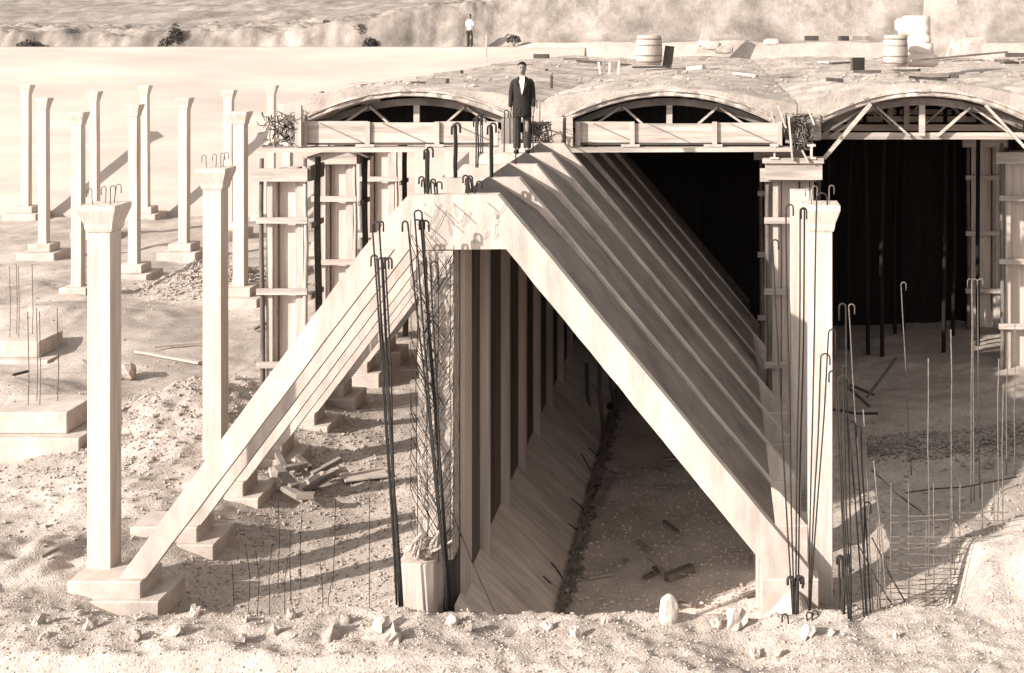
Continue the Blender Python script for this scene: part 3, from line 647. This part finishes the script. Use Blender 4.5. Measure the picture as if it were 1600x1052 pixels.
# pigs/people-like small posts cluster near (950,100)
for k in range(5):
    p = W(938+7*k, 112, 44); b = MB(); b.bar(p+Vector((0,0,-.1)), p+Vector((rnd.uniform(-.1,.1), 0, rnd.uniform(.3,.5))), .08, .06, Vector((0,1,0)))
    tag(b.build('wood_stake', M['timber' if k % 2 else 'board']), '%s short stake from the left in the cluster left of the big barrel' % ORD[k], 'stake', 'stakes on the roof')
# sacks, sheets
e = empty('sack_heap', W(1432, 100, 45), 'tall heap of pale sacks and mortar right of the hooped barrel', 'sack heap')
for k, (px, py, r, sq) in enumerate([(1440,95,.62,(1.1,.8,.5)), (1438,78,.55,(1,.8,.55)), (1436,62,.5,(.95,.8,.55)), (1428,42,.7,(1,.7,.7)), (1415,40,.45,(1,.7,.7))]):
    MB().rock(W(px, py, 45+.15*k), r, k+3, sq, sub=3, amp=.3).build('sack', M['sack'], e, smooth=True, world=True)
b = MB(); b.prism([(W(1445,20,60).x, W(1445,20,60).z+.8), (W(1492,14,60).x, W(1492,14,60).z+.8), (W(1510,62,60).x, W(1510,62,60).z), (W(1475,80,60).x, W(1475,80,60).z-.3), (W(1440,78,60).x, W(1440,78,60).z-.3)], 60, 60.12)
tag(b.build('leaning_sheet', M['roof']), 'large grey sheet leaning upright behind the sack heap', 'sheet')
b = MB(); b.prism([(W(1490,60,58).x, W(1490,60,58).z), (W(1540,58,58).x, W(1540,58,58).z), (W(1542,82,58).x, W(1542,82,58).z-.2), (W(1480,84,58).x, W(1480,84,58).z-.2)], 58, 58.5)
tag(b.build('concrete_form', M['edge']), 'low pale box right of the leaning sheet on the roof', 'box')
b = MB(); b.prism([(W(1088,62,66).x, 7.2), (W(1100,24,66).x, W(1100,24,66).z), (W(1113,60,66).x, 7.2)], 66, 66.5); tag(b.build('pointed_stone', M['roof']), 'tall pointed slab standing at the foot of the bank, above the middle vault', 'slab')
for k, (px, py, r) in enumerate([(1110,72,.5), (1130,78,.45), (1205,66,.35), (785,66,.0), (1100,68,.3)]):
    if r: tag(MB().rock(W(px, py, 62), r, k+20, (1.3,.8,.6)).build('boulder', M['stone_pale' if k != 1 else 'stone']), ['pale boulder at the foot of the pointed slab', 'darker boulder right of the pale one under the pointed slab', 'small boulder below the bank, far right of the pointed slab', '', 'small pale stone touching the pointed slab'][k], 'boulder', 'boulders below the bank')
b = MB(); b.tube([W(760, 112, 55), W(760, 55, 55)], .03, 6); tag(b.build('thin_pole', M['board']), 'thin upright pole on the roof edge left of the head of the man', 'pole')
# shrubs on the bank; one leaf clump stands in for a shadowed gully
def shrub(px, py, Y, r, hh, label, n_=500):
    c = W(px, py, Y); b = MB(); e = empty('shrub', c, label, 'shrub', 'dark shrubs on the earth bank')
    for i in range(n_):
        d = Vector((rnd.gauss(0, 1), rnd.gauss(0, 1), rnd.gauss(0, 1))).normalized()*rnd.uniform(.4, 1)**.6
        p = Vector((d.x*r, d.y*r*.7, abs(d.z)*hh)); q = [p+Vector((rnd.uniform(-1,1), rnd.uniform(-1,1), rnd.uniform(-1,1)))*.09 for _ in range(3)]
        b.b.faces.new([b.b.verts.new(v) for v in q])
    me_ = bpy.data.meshes.new('foliage'); b.b.to_mesh(me_); b.b.free(); me_.materials.append(M['leaf']); o = link(bpy.data.objects.new('foliage', me_)); o.parent = e
    b = MB(); 
    for k in range(4): b.tube([(0,0,-.4), (rnd.uniform(-.3,.3)*r, 0, hh*.4), (rnd.uniform(-.7,.7)*r, 0, hh*.8)], .03, 5, .01)
    b.build('stem', M['pole'], e)
shrub(274, 76, 69.6, .45, 1.35, 'dark leaf clump standing in for a shadowed gully on the bank above the far left columns', 900)  # leaf clump put in place of the gully shadow
shrub(262, 76, 69.6, .6, .6, 'low shrub touching the foot of the gully stand-in on the bank')
shrub(47, 76, 69.2, .75, .45, 'low dark shrub on the bank near the left edge')
shrub(578, 75, 69.4, .42, .6, 'round dark shrub at the foot of the bank left of the far worker')
shrub(562, 52, 69.8, .4, .55, 'shrub higher on the bank above the round dark one')
shrub(510, 42, 70.2, .25, .4, 'small shrub on the bank lip at the end of the pale path', 250)
shrub(803, 66, 69.0, .4, .4, 'greyish shrub on the bank just above and left of the man', 300)
shrub(490, 76, 69.4, .3, .35, 'small low shrub at the bank foot left of the round dark one', 200)

# ---------------- loose timber, stones, ground clutter ----------------
def gplank(px, py, L, wd, th, rz, tilt, m, label, dz=0, name='timber_block', cat='timber block', grp='heap of timber blocks under the left legs'):
    p = G(px, py, -.6); p.z = hgt(p.x, p.y)+.06+dz; b = MB(); b.box(-L/2, L/2, -wd/2, wd/2, -th/2, th/2); b.bevel(.008); o = b.build(name, M[m]); o.location = p; o.rotation_euler = (0, tilt, rz)
    return tag(o, label, cat, grp)
pile = [(430,770,.6,.14,-1.0,.5), (452,728,.6,.13,-.9,.45), (440,748,.6,.13,-.9,.4), (468,722,.55,.13,-.8,.4), (446,780,.75,.18,-.75,.3), (460,792,.7,.16,-.6,.15), (484,765,.75,.24,1.25,-.3), (500,768,.7,.12,.85,-.3), (510,752,.65,.13,.8,-.25), (474,745,.5,.13,-.7,.25), (478,800,.34,.16,.1,0), (462,760,.45,.14,.6,.0), (515,742,.4,.12,.7,0)]
for k, (px, py, L, wd, rz, tl) in enumerate(sorted(pile)):
    gplank(px, py, L, wd, .10, rz, tl, 'timber' if k % 3 else 'board', '%s timber block from the left in the jumbled heap beside the footings' % ORD[k], dz=.06+.12*(k % 3))
gplank(570, 742, .9, .5, .04, .5, .05, 'board', 'crumpled pale sheet lying on the sunlit strips right of the timber heap', name='paper_sheet', cat='sheet', grp='loose boards on the ground')
def trench(px, py, L, wd, rz, m, label, th=.05):
    p = G(px, py, -1.6); p.z = -1.52; b = MB(); b.box(-L/2, L/2, -wd/2, wd/2, -th/2, th/2); o = b.build('plank', M[m]); o.location = p; o.rotation_euler = (0, -.05, rz); tag(o, label, 'plank', 'boards on the trench floor')
trench(941, 778, 1.3, .22, R(82), 'board', 'pale plank lying along the foot of the splayed wall base in the trench', .08)
trench(1038, 735, .5, .08, R(-40), 'board', 'small pale stick on the shaded trench floor')
trench(957, 745, .5, .07, R(-50), 'board', 'thin stick just beyond the pale plank in the trench')
trench(1052, 722, .5, .1, R(5), 'board', 'faint short lath far back on the trench floor')
trench(1062, 902, .6, .16, R(38), 'timber', 'short grey timber block lying near the front of the trench floor', .14)
trench(945, 640, .4, .5, R(90), 'darktimber', 'dark board at the foot of the splayed base deep in the trench')
for k, (px, py, qx, qy) in enumerate([(915,800,890,775),(905,830,872,810),(880,905,862,878),(900,815,880,798),(893,842,868,822),(925,740,905,700),(935,715,915,695),(870,925,850,900)]):
    a = G(px, py, -1.6); t = a+Vector(((qx-px)*.012, -.05, (py-qy)*.011+.03)); tag(MB().tube([a, a.lerp(t, .5)+Vector((0,-.02,.03)), t], .013, 5).build('twig', M['steel']), '%s dark twig from the front along the foot of the splayed base' % ORD[k], 'twig', 'twigs along the splayed base')
for k in range(9):
    x, y = rnd.uniform(-2.2, .6), rnd.uniform(21.5, 31); L = rnd.uniform(.2, .7); b = MB(); b.box(-L/2, L/2, -.04, .04, -.02, .02); o = b.build('trench_lath', M[rnd.choice(['timber', 'board'])]); o.location = (x, y, -1.52); o.rotation_euler = (0, 0, rnd.uniform(0, 3))
    TL = globals().setdefault('TL', []); TL.append(o)
for k, o in enumerate(sorted(TL, key=lambda q: q.location.y)): tag(o, '%s small lath offcut from the front on the trench floor' % ORD[k], 'lath', 'lath offcuts on the trench floor')
tag(MB().tube([G(1000,862,-1.6), G(1022,880,-1.55), G(1045,895,-1.5), G(1072,898,-1.5)], .012, 5).build('loose_wire', M['board']), 'thin pale curved wire on the trench floor beside the grey timber block', 'wire')
for k, (px, py, h_) in enumerate([(945,690,2.3), (925,660,1.5), (962,640,1.2)]):
    p = G(px, py, -1.62); tag(MB().tube([p, p+Vector((-.12, 0, h_*.5)), p+Vector((-.15, .1, h_))], .055, 7).build('shoring_pole', M['pole']), ['dark leaning pole deep in the trench beside the splayed base', 'shorter dark pole just left of the leaning one in the trench', 'short dark pole right of the leaning one in the trench'][k], 'pole', 'poles deep in the trench')
# pale upright marker stone on the ridge
p = Vector(((1045-VX)/F*18.7, 18.7, -.12)); b = MB(); b.lathe([(.14, 0), (.15, .12), (.14, .28), (.11, .38), (.05, .45), (.02, .46)], p, 10, 1, .8); b.jitter(.03, 6)
tag(b.build('marker_stone', M['stone_pale'], smooth=False), 'pale upright pointed stone standing on the front ridge before the trench', 'stone')
# rubble on the foreground ridge
rub = [(60,965,.14,1),(70,985,.12,0),(125,952,.10,0),(143,968,.15,1),(213,985,.15,1),(215,958,.1,0),(280,982,.17,1),(305,948,.15,0),(378,988,.13,1),(383,960,.1,0),(455,952,.13,0),(430,975,.14,1),(520,978,.22,1),(542,958,.13,1),(595,968,.16,0),(615,985,.2,1),(705,962,.13,0),(730,975,.14,1),(855,968,.12,0),(900,985,.15,0),(945,965,.1,0),(1150,955,.24,0),(1180,985,.14,0),(1215,992,.14,1),(1262,978,.18,0),(1300,978,.1,0),(1400,990,.1,0),(1120,960,.14,0),(70,845,.09,1),(235,810,.07,1)]
front = sorted([r_ for r_ in rub if r_[1] > 900])
for k, (px, py, r, dk) in enumerate(front+[r_ for r_ in rub if r_[1] < 900]):
    p = G(px, py+6, 0); 
    if py < 900: p = G(px, py, -.55)
    z = hgt(p.x, p.y); b = MB(); b.rock((0,0,0), r*.66, k*1.3, (rnd.uniform(.8,1.3), rnd.uniform(.7,1), rnd.uniform(.8,1.5)), sub=2, amp=1.15); b.jitter(r*.22, 5/r*.35); b.jitter(r*.10, 9/r*.5)
    o = b.build('rubble_stone', M['stone' if dk else 'stone_pale']); o.location = (p.x, p.y, z+r*.25); o.rotation_euler = (rnd.uniform(-.5,.5), rnd.uniform(-.5,.5), rnd.uniform(0, 6))
    tag(o, '%s %s rubble stone from the left along the sunlit front ridge' % (ORD[k] if k < 28 else 'last', 'dark' if dk else 'pale') if py > 900 else ('dark stone lying on sunny ground left of the nearest column' if px < 100 else 'small dark stone on sunny ground between the left columns'), 'stone', 'stones on the front ridge' if py > 900 else 'stones on the sunny ground')
# loose gravel, uncountable
def gravel(name, n_, fn, r0, r1, label, m='stone_pale', seed=3):
    rg = random.Random(seed); vs_, fs = [], []
    base = [(0,0,.8), (.9,0,0), (0,.9,0), (-.9,0,0), (0,-.9,0), (0,0,-.6)]; ff = [(0,1,2),(0,2,3),(0,3,4),(0,4,1),(5,2,1),(5,3,2),(5,4,3),(5,1,4)]
    for i in range(n_):
        x, y = fn(rg); r = r0+(r1-r0)*rg.random()**3; z = (hgt(x, y) if label[:4] != 'dark' else -1.58+.12*max(0, -2.62-x))+r*.3; a = rg.uniform(0, 6); k0 = len(vs_); sx, sy, sz = rg.uniform(.6,1.3), rg.uniform(.6,1.3), rg.uniform(.5,1)
        for q in base:
            X, Y, Z = q[0]*sx*r, q[1]*sy*r, q[2]*sz*r; j = r*.25
            vs_.append((x+X*math.cos(a)-Y*math.sin(a)+rg.uniform(-j,j), y+X*math.sin(a)+Y*math.cos(a)+rg.uniform(-j,j), z+Z+rg.uniform(-j,j)))
        fs += [tuple(k0+t for t in f) for f in ff]
    me_ = bpy.data.meshes.new(name); me_.from_pydata(vs_, [], fs); me_.materials.append(M[m]); o = link(bpy.data.objects.new(name, me_)); tag(o, label, 'gravel', None, 'stuff')
gravel('gravel', 11000, lambda g: (g.uniform(-11, 4.5), g.uniform(16.6, 19.6)), .005, .034, 'loose pale gravel and clods scattered over the front ridge')
gravel('gravel', 6000, lambda g: (-11.8+g.gauss(0, 2.2), 27.6+g.gauss(0, 2.6)), .01, .06, 'stony clods on the soil heap behind the left leg', 'stone', 5)
gravel('gravel', 6000, lambda g: (g.uniform(-9, -4.7), g.uniform(19.5, 30)), .008, .05, 'small stones scattered on the striped ground under the left legs', 'stone', 6)
gravel('gravel', 3500, lambda g: (g.uniform(-30, -9.5), g.uniform(21, 50)), .01, .05, 'scattered stones on the sunny ground among the columns', 'stone', 8)
gravel('gravel', 3000, lambda g: (g.uniform(1.5, 8), g.uniform(19.5, 30)), .01, .06, 'scattered stones on the ground at the right', 'stone', 9)
gravel('gravel', 3500, lambda g: (-2.78+abs(g.gauss(0, .10)), g.uniform(20, 40)), .015, .09, 'dark crumbs along the foot of the splayed base', 'timber', 10)
gravel('gravel', 3500, lambda g: (g.uniform(-2.7, .8), 20.5+9*g.random()**1.4), .008, .05, 'darkish crumbs and clods scattered over the trench floor', 'floor', 14)
gravel('gravel', 3500, lambda g: (g.uniform(3.2, 8.5), 27.4+g.gauss(0, .35)), .02, .10, 'low band of dark broken rubble across the shaded ground at right', 'timber', 12)
gravel('gravel', 4500, lambda g: (-17.6+g.gauss(0, 1.1), 45+g.gauss(0, 1.0)), .03, .10, 'stones on the round heap between the far columns', 'stone', 11)
# vertical thin wires over the left ground
WX = [577,434,455,470,402,422,366,520,505,515,388,445]
for k, (px, y0, y1, Y) in enumerate([(577,940,772,19.9),(434,900,780,19.9),(455,925,830,19.9),(470,900,800,20),(402,945,860,19.6),(422,950,850,19.6),(366,945,880,19.6),(520,900,780,20.2),(505,965,880,19.1),(515,975,900,19.1),(388,950,850,19.5),(445,945,870,19.6)]):
    a = W(px, y0, Y); a.z -= .2; tag(MB().tube([a, W(px+3*math.sin(k*2), (y0+y1)/2, Y), W(px+5*math.sin(k*3), y1, Y)], .006, 4).build('starter_wire', M['steel']), '%s thin upright wire from the left in the striped ground' % ORD[sorted(WX).index(px)], 'wire', 'thin wires standing in the ground')
for k, (x0,y0,x1,y1,wd,m) in enumerate([(212,552,312,560,.16,'board'), (240,545,330,535,.08,'board'), (395,515,425,500,.1,'timber'), (20,588,45,583,.1,'darktimber'),(130,565,140,575,.1,'timber'),(65,925,92,915,.06,'timber')]):
    a, t = G(x0, y0, -.45), G(x1, y1, -.45); a.z = hgt(a.x, a.y)+.1; t.z = hgt(t.x, t.y)+.1
    tag(MB().bar(a, t, .06, wd, Vector((0,1,0))).build('ground_board', M[m]), ['long pale plank lying between the two tall left columns', 'thin lath beside the long pale plank between the left columns', 'grey board near the foot of the boarded column at left', 'dark stick at the left edge behind the large footing', 'small grey board behind the nearest left column', 'small stick on the ground left of the nearest left foot'][k], 'board', 'loose boards on the ground')
tag(MB().rock((W(205,555,34).x, 33.6, hgt(-15.4,33.6)+.2), .35, 5, (1,.8,.8)).build('boulder', M['stone_pale']), 'pale boulder at the end of the long pale plank between the left columns', 'boulder', 'boulders on the sunny ground')
for k, (px0,py0,px1,py1,Y0,Y1) in enumerate([(1325,600,1365,617,31,29.5),(1325,605,1358,635,31,29),(1355,620,1400,560,29,31)]):
    tag(MB().tube([W(px0,py0,Y0), W(px1,py1,Y1)], .035, 6).build('fallen_pole', M['darktimber']), ['upper dark pole lying in shade right of the bright column', 'lower dark pole lying in shade right of the bright column', 'dark slanting pole in deep shade beneath the right-hand vault'][k], 'pole', 'fallen poles in the shade')

# ---------------- people ----------------
def skin(name, pts, edges, rad, material, parent, sub=2, root=0):
    me_ = bpy.data.meshes.new(name); me_.from_pydata([Vector(p) for p in pts], edges, []); me_.materials.append(material)
    o = link(bpy.data.objects.new(name, me_)); o.parent = parent
    sk = o.modifiers.new('Skin', 'SKIN'); sk.use_smooth_shade = True; sk.branch_smoothing = .6
    if not me_.skin_vertices: me_.attributes
    for i, v in enumerate(me_.skin_vertices[0].data):
        r = rad[i]; v.radius = (r, r) if not isinstance(r, tuple) else r; v.use_root = (i == root)
    ss = o.modifiers.new('Subdivision', 'SUBSURF'); ss.levels = sub; ss.render_levels = sub
    return o
def ring_loft(rings, n=16):
    """rings: (cx,cy,z,rx,ry)"""
    b = MB(); rg = []
    for cx, cy, z, rx, ry in rings: rg.append([b.b.verts.new((cx+rx*math.cos(2*math.pi*k/n), cy+ry*math.sin(2*math.pi*k/n), z)) for k in range(n)])
    for i in range(len(rg)-1):
        for k in range(n): b.b.faces.new((rg[i][k], rg[i][(k+1)%n], rg[i+1][(k+1)%n], rg[i+1][k]))
    b.b.faces.new(rg[0][::-1]); b.b.faces.new(rg[-1]); return b
def add_mods(b): return b
def person(loc, label, rz, coat=True, s=1.0):
    e = empty('person', loc, label, 'person', None, rz); e.scale = (s, s, s)
    # faces -Y ; heights for 1.75 m
    hipx, ank = .09, .085
    P = [(0,0,.95), (0,0,1.15), (0,.0,1.36), (0,.01,1.48), (0,0,1.56), (0,-.005,1.66),
         (hipx,0,.90), (hipx+.01,-.03,.50), (ank+.01,.02,.09), (ank+.03,-.13,.045),
         (-hipx,0,.90), (-hipx-.01,-.005,.50), (-ank-.01,.02,.09), (-ank-.03,-.13,.045),
         (.17,.01,1.41), (.21,.02,1.14), (.222,-.03,.88), (-.17,.01,1.41), (-.21,.02,1.14), (-.222,-.02,.88)]
    E = [(0,1),(1,2),(2,3),(3,4),(4,5),(0,6),(6,7),(7,8),(8,9),(0,10),(10,11),(11,12),(12,13),(2,14),(14,15),(15,16),(2,17),(17,18),(18,19)]
    Rr = [(.14,.10), (.125,.09), (.15,.095), .055, .055, (.07,.085), .085, .058, .042, .04, .085, .058, .042, .04, .06, .042, .030, .06, .042, .030]
    for sgn, wi in ((1, 16), (-1, 19)):
        wx, wy, wz = P[wi]; pi = len(P); P.append((wx, wy-.01, wz-.07)); E.append((wi, pi)); Rr.append((.022, .036))
        for f, (dy, L) in enumerate(((-.035,.075), (-.012,.085), (.010,.08), (.03,.065))):
            a = len(P); P += [(wx, wy+dy, wz-.11), (wx-sgn*.008, wy+dy-.004, wz-.11-L*.55), (wx-sgn*.03, wy+dy-.006, wz-.11-L)]; E += [(pi, a), (a, a+1), (a+1, a+2)]; Rr += [.0095, .0085, .007]
        a = len(P); P += [(wx-sgn*.012, wy-.055, wz-.075), (wx-sgn*.018, wy-.07, wz-.115)]; E += [(pi, a), (a, a+1)]; Rr += [.010, .008]
    body = skin('body', P, E, Rr, M['skin'], e)
    # head surface: lofted head over the skinned neck with face relief
    b = ring_loft([(0,.012,1.535,.035,.04),(0,.0,1.55,.055,.06),(0,-.005,1.58,.066,.075),(0,-.004,1.62,.073,.086),(0,0,1.66,.077,.092),(0,.003,1.70,.076,.093),(0,.005,1.735,.066,.082),(0,.006,1.757,.042,.055),(0,.006,1.765,.01,.015)], 20)
    for v in b.b.verts:
        q = v.co
        if q.y < -.05:
            k = math.exp(-((q.x)/.014)**2)*math.exp(-((q.z-1.628)/.022)**2); q.y -= .022*k
            for ex in (-.03, .03): q.y += .010*math.exp(-((q.x-ex)/.016)**2-((q.z-1.665)/.013)**2)
    for ex in (-1, 1): b.rock((ex*.078, .01, 1.645), .026, 2, (.35,.7,1.2), sub=2, amp=.1)
    hd = b.build('head', M['skin'], e, smooth=True)
    b = MB()
    for ex in (-.03, .03): b.box(ex-.013, ex+.013, -.092, -.084, 1.66, 1.668); b.box(ex-.017, ex+.017, -.094, -.085, 1.682, 1.688)
    b.box(-.022, .022, -.092, -.082, 1.588, 1.594); b.build('facial_features', M['hair'], hd)
    b = ring_loft([(0,.03,1.655,.082,.075),(0,.026,1.69,.086,.088),(0,.02,1.72,.084,.094),(0,.008,1.75,.073,.092),(0,.004,1.775,.05,.068),(0,.004,1.785,.015,.02)], 20); b.jitter(.006, 20); b.build('hair', M['hair'], e, smooth=True)
    # trousers
    TP = [(0,.0,.93), (.095,0,.86), (.10,0,.50), (.10,.025,.12), (.10,.02,.07), (-.095,0,.86), (-.10,0,.50), (-.10,.025,.12), (-.10,.02,.07)]
    skin('trousers', TP, [(0,1),(1,2),(2,3),(3,4),(0,5),(5,6),(6,7),(7,8)], [(.12,.10), .10, .083, .082, .086, .10, .083, .082, .086], M['trouser'], e)
    for sx in (-1, 1):
        b = ring_loft([(sx*.11,-.045,.0,.05,.135),(sx*.11,-.045,.03,.05,.135),(sx*.105,-.03,.06,.045,.11),(sx*.10,.01,.09,.04,.05)], 14); b.build('shoe', M['hair'], e, smooth=True)
    if coat:
        b = ring_loft([(0,.0,.70,.185,.145),(0,.0,.76,.187,.142),(0,0,.85,.185,.138),(0,0,1.0,.175,.125),(0,0,1.12,.165,.12),(0,0,1.28,.178,.13),(0,0,1.38,.188,.125),(0,.005,1.44,.15,.10),(0,.022,1.482,.085,.062),(0,.03,1.50,.06,.045)], 24); b.build('jacket', M['jacket'], e, smooth=True)
        b = MB(); v_ = [b.b.verts.new(p) for p in ((-.045,-.062,1.515),(.045,-.062,1.515),(.058,-.135,1.40),(.03,-.142,1.22),(.0,-.138,1.13),(-.03,-.142,1.22),(-.058,-.135,1.40))]
        b.b.faces.new(v_); bmesh.ops.solidify(b.b, geom=b.b.faces[:], thickness=.012); b.build('shirt', M['shirt'], e)
        for sx in (-1, 1):
            b = MB(); v_ = [b.b.verts.new(p) for p in ((sx*.056,-.098,1.49),(sx*.10,-.115,1.42),(sx*.085,-.150,1.34),(sx*.004,-.152,1.10),(sx*.03,-.150,1.25),(sx*.055,-.14,1.40))]
            b.b.faces.new(v_); bmesh.ops.solidify(b.b, geom=b.b.faces[:], thickness=.008); b.build('lapel', M['trouser'], e)
            skin('sleeve', [(sx*.10,.005,1.44),(sx*.178,.01,1.385+.01*sx),(sx*.212,.025,1.14),(sx*.224,-.025,.93),(sx*.224,-.028,.895)], [(0,1),(1,2),(2,3),(3,4)], [.05,.068,.055,.046,.048], M['jacket'], e)
    else:
        b = ring_loft([(0,0,.90,.165,.12),(0,0,1.0,.165,.12),(0,0,1.15,.165,.115),(0,0,1.3,.185,.12),(0,0,1.40,.19,.11),(0,.005,1.45,.15,.09),(0,.01,1.49,.07,.065)], 20); b.build('shirt', M['shirt'], e, smooth=True)
        for sx in (-1, 1): skin('sleeve', [(sx*.15,0,1.40),(sx*.2,.01,1.36),(sx*.235,.02,1.12)], [(0,1),(1,2)], [.06,.066,.055], M['shirt'], e)
    return e
person((-4.05, 26.62, 5.995), 'man in a dark open suit jacket and white shirt standing on an A-frame cap', R(6), True, 1.06)
pw = W(734, 70, 69.0); pw.z = 7.5
person(pw, 'distant worker in white shirt and dark trousers standing below the earth bank', R(-20), False, .98)
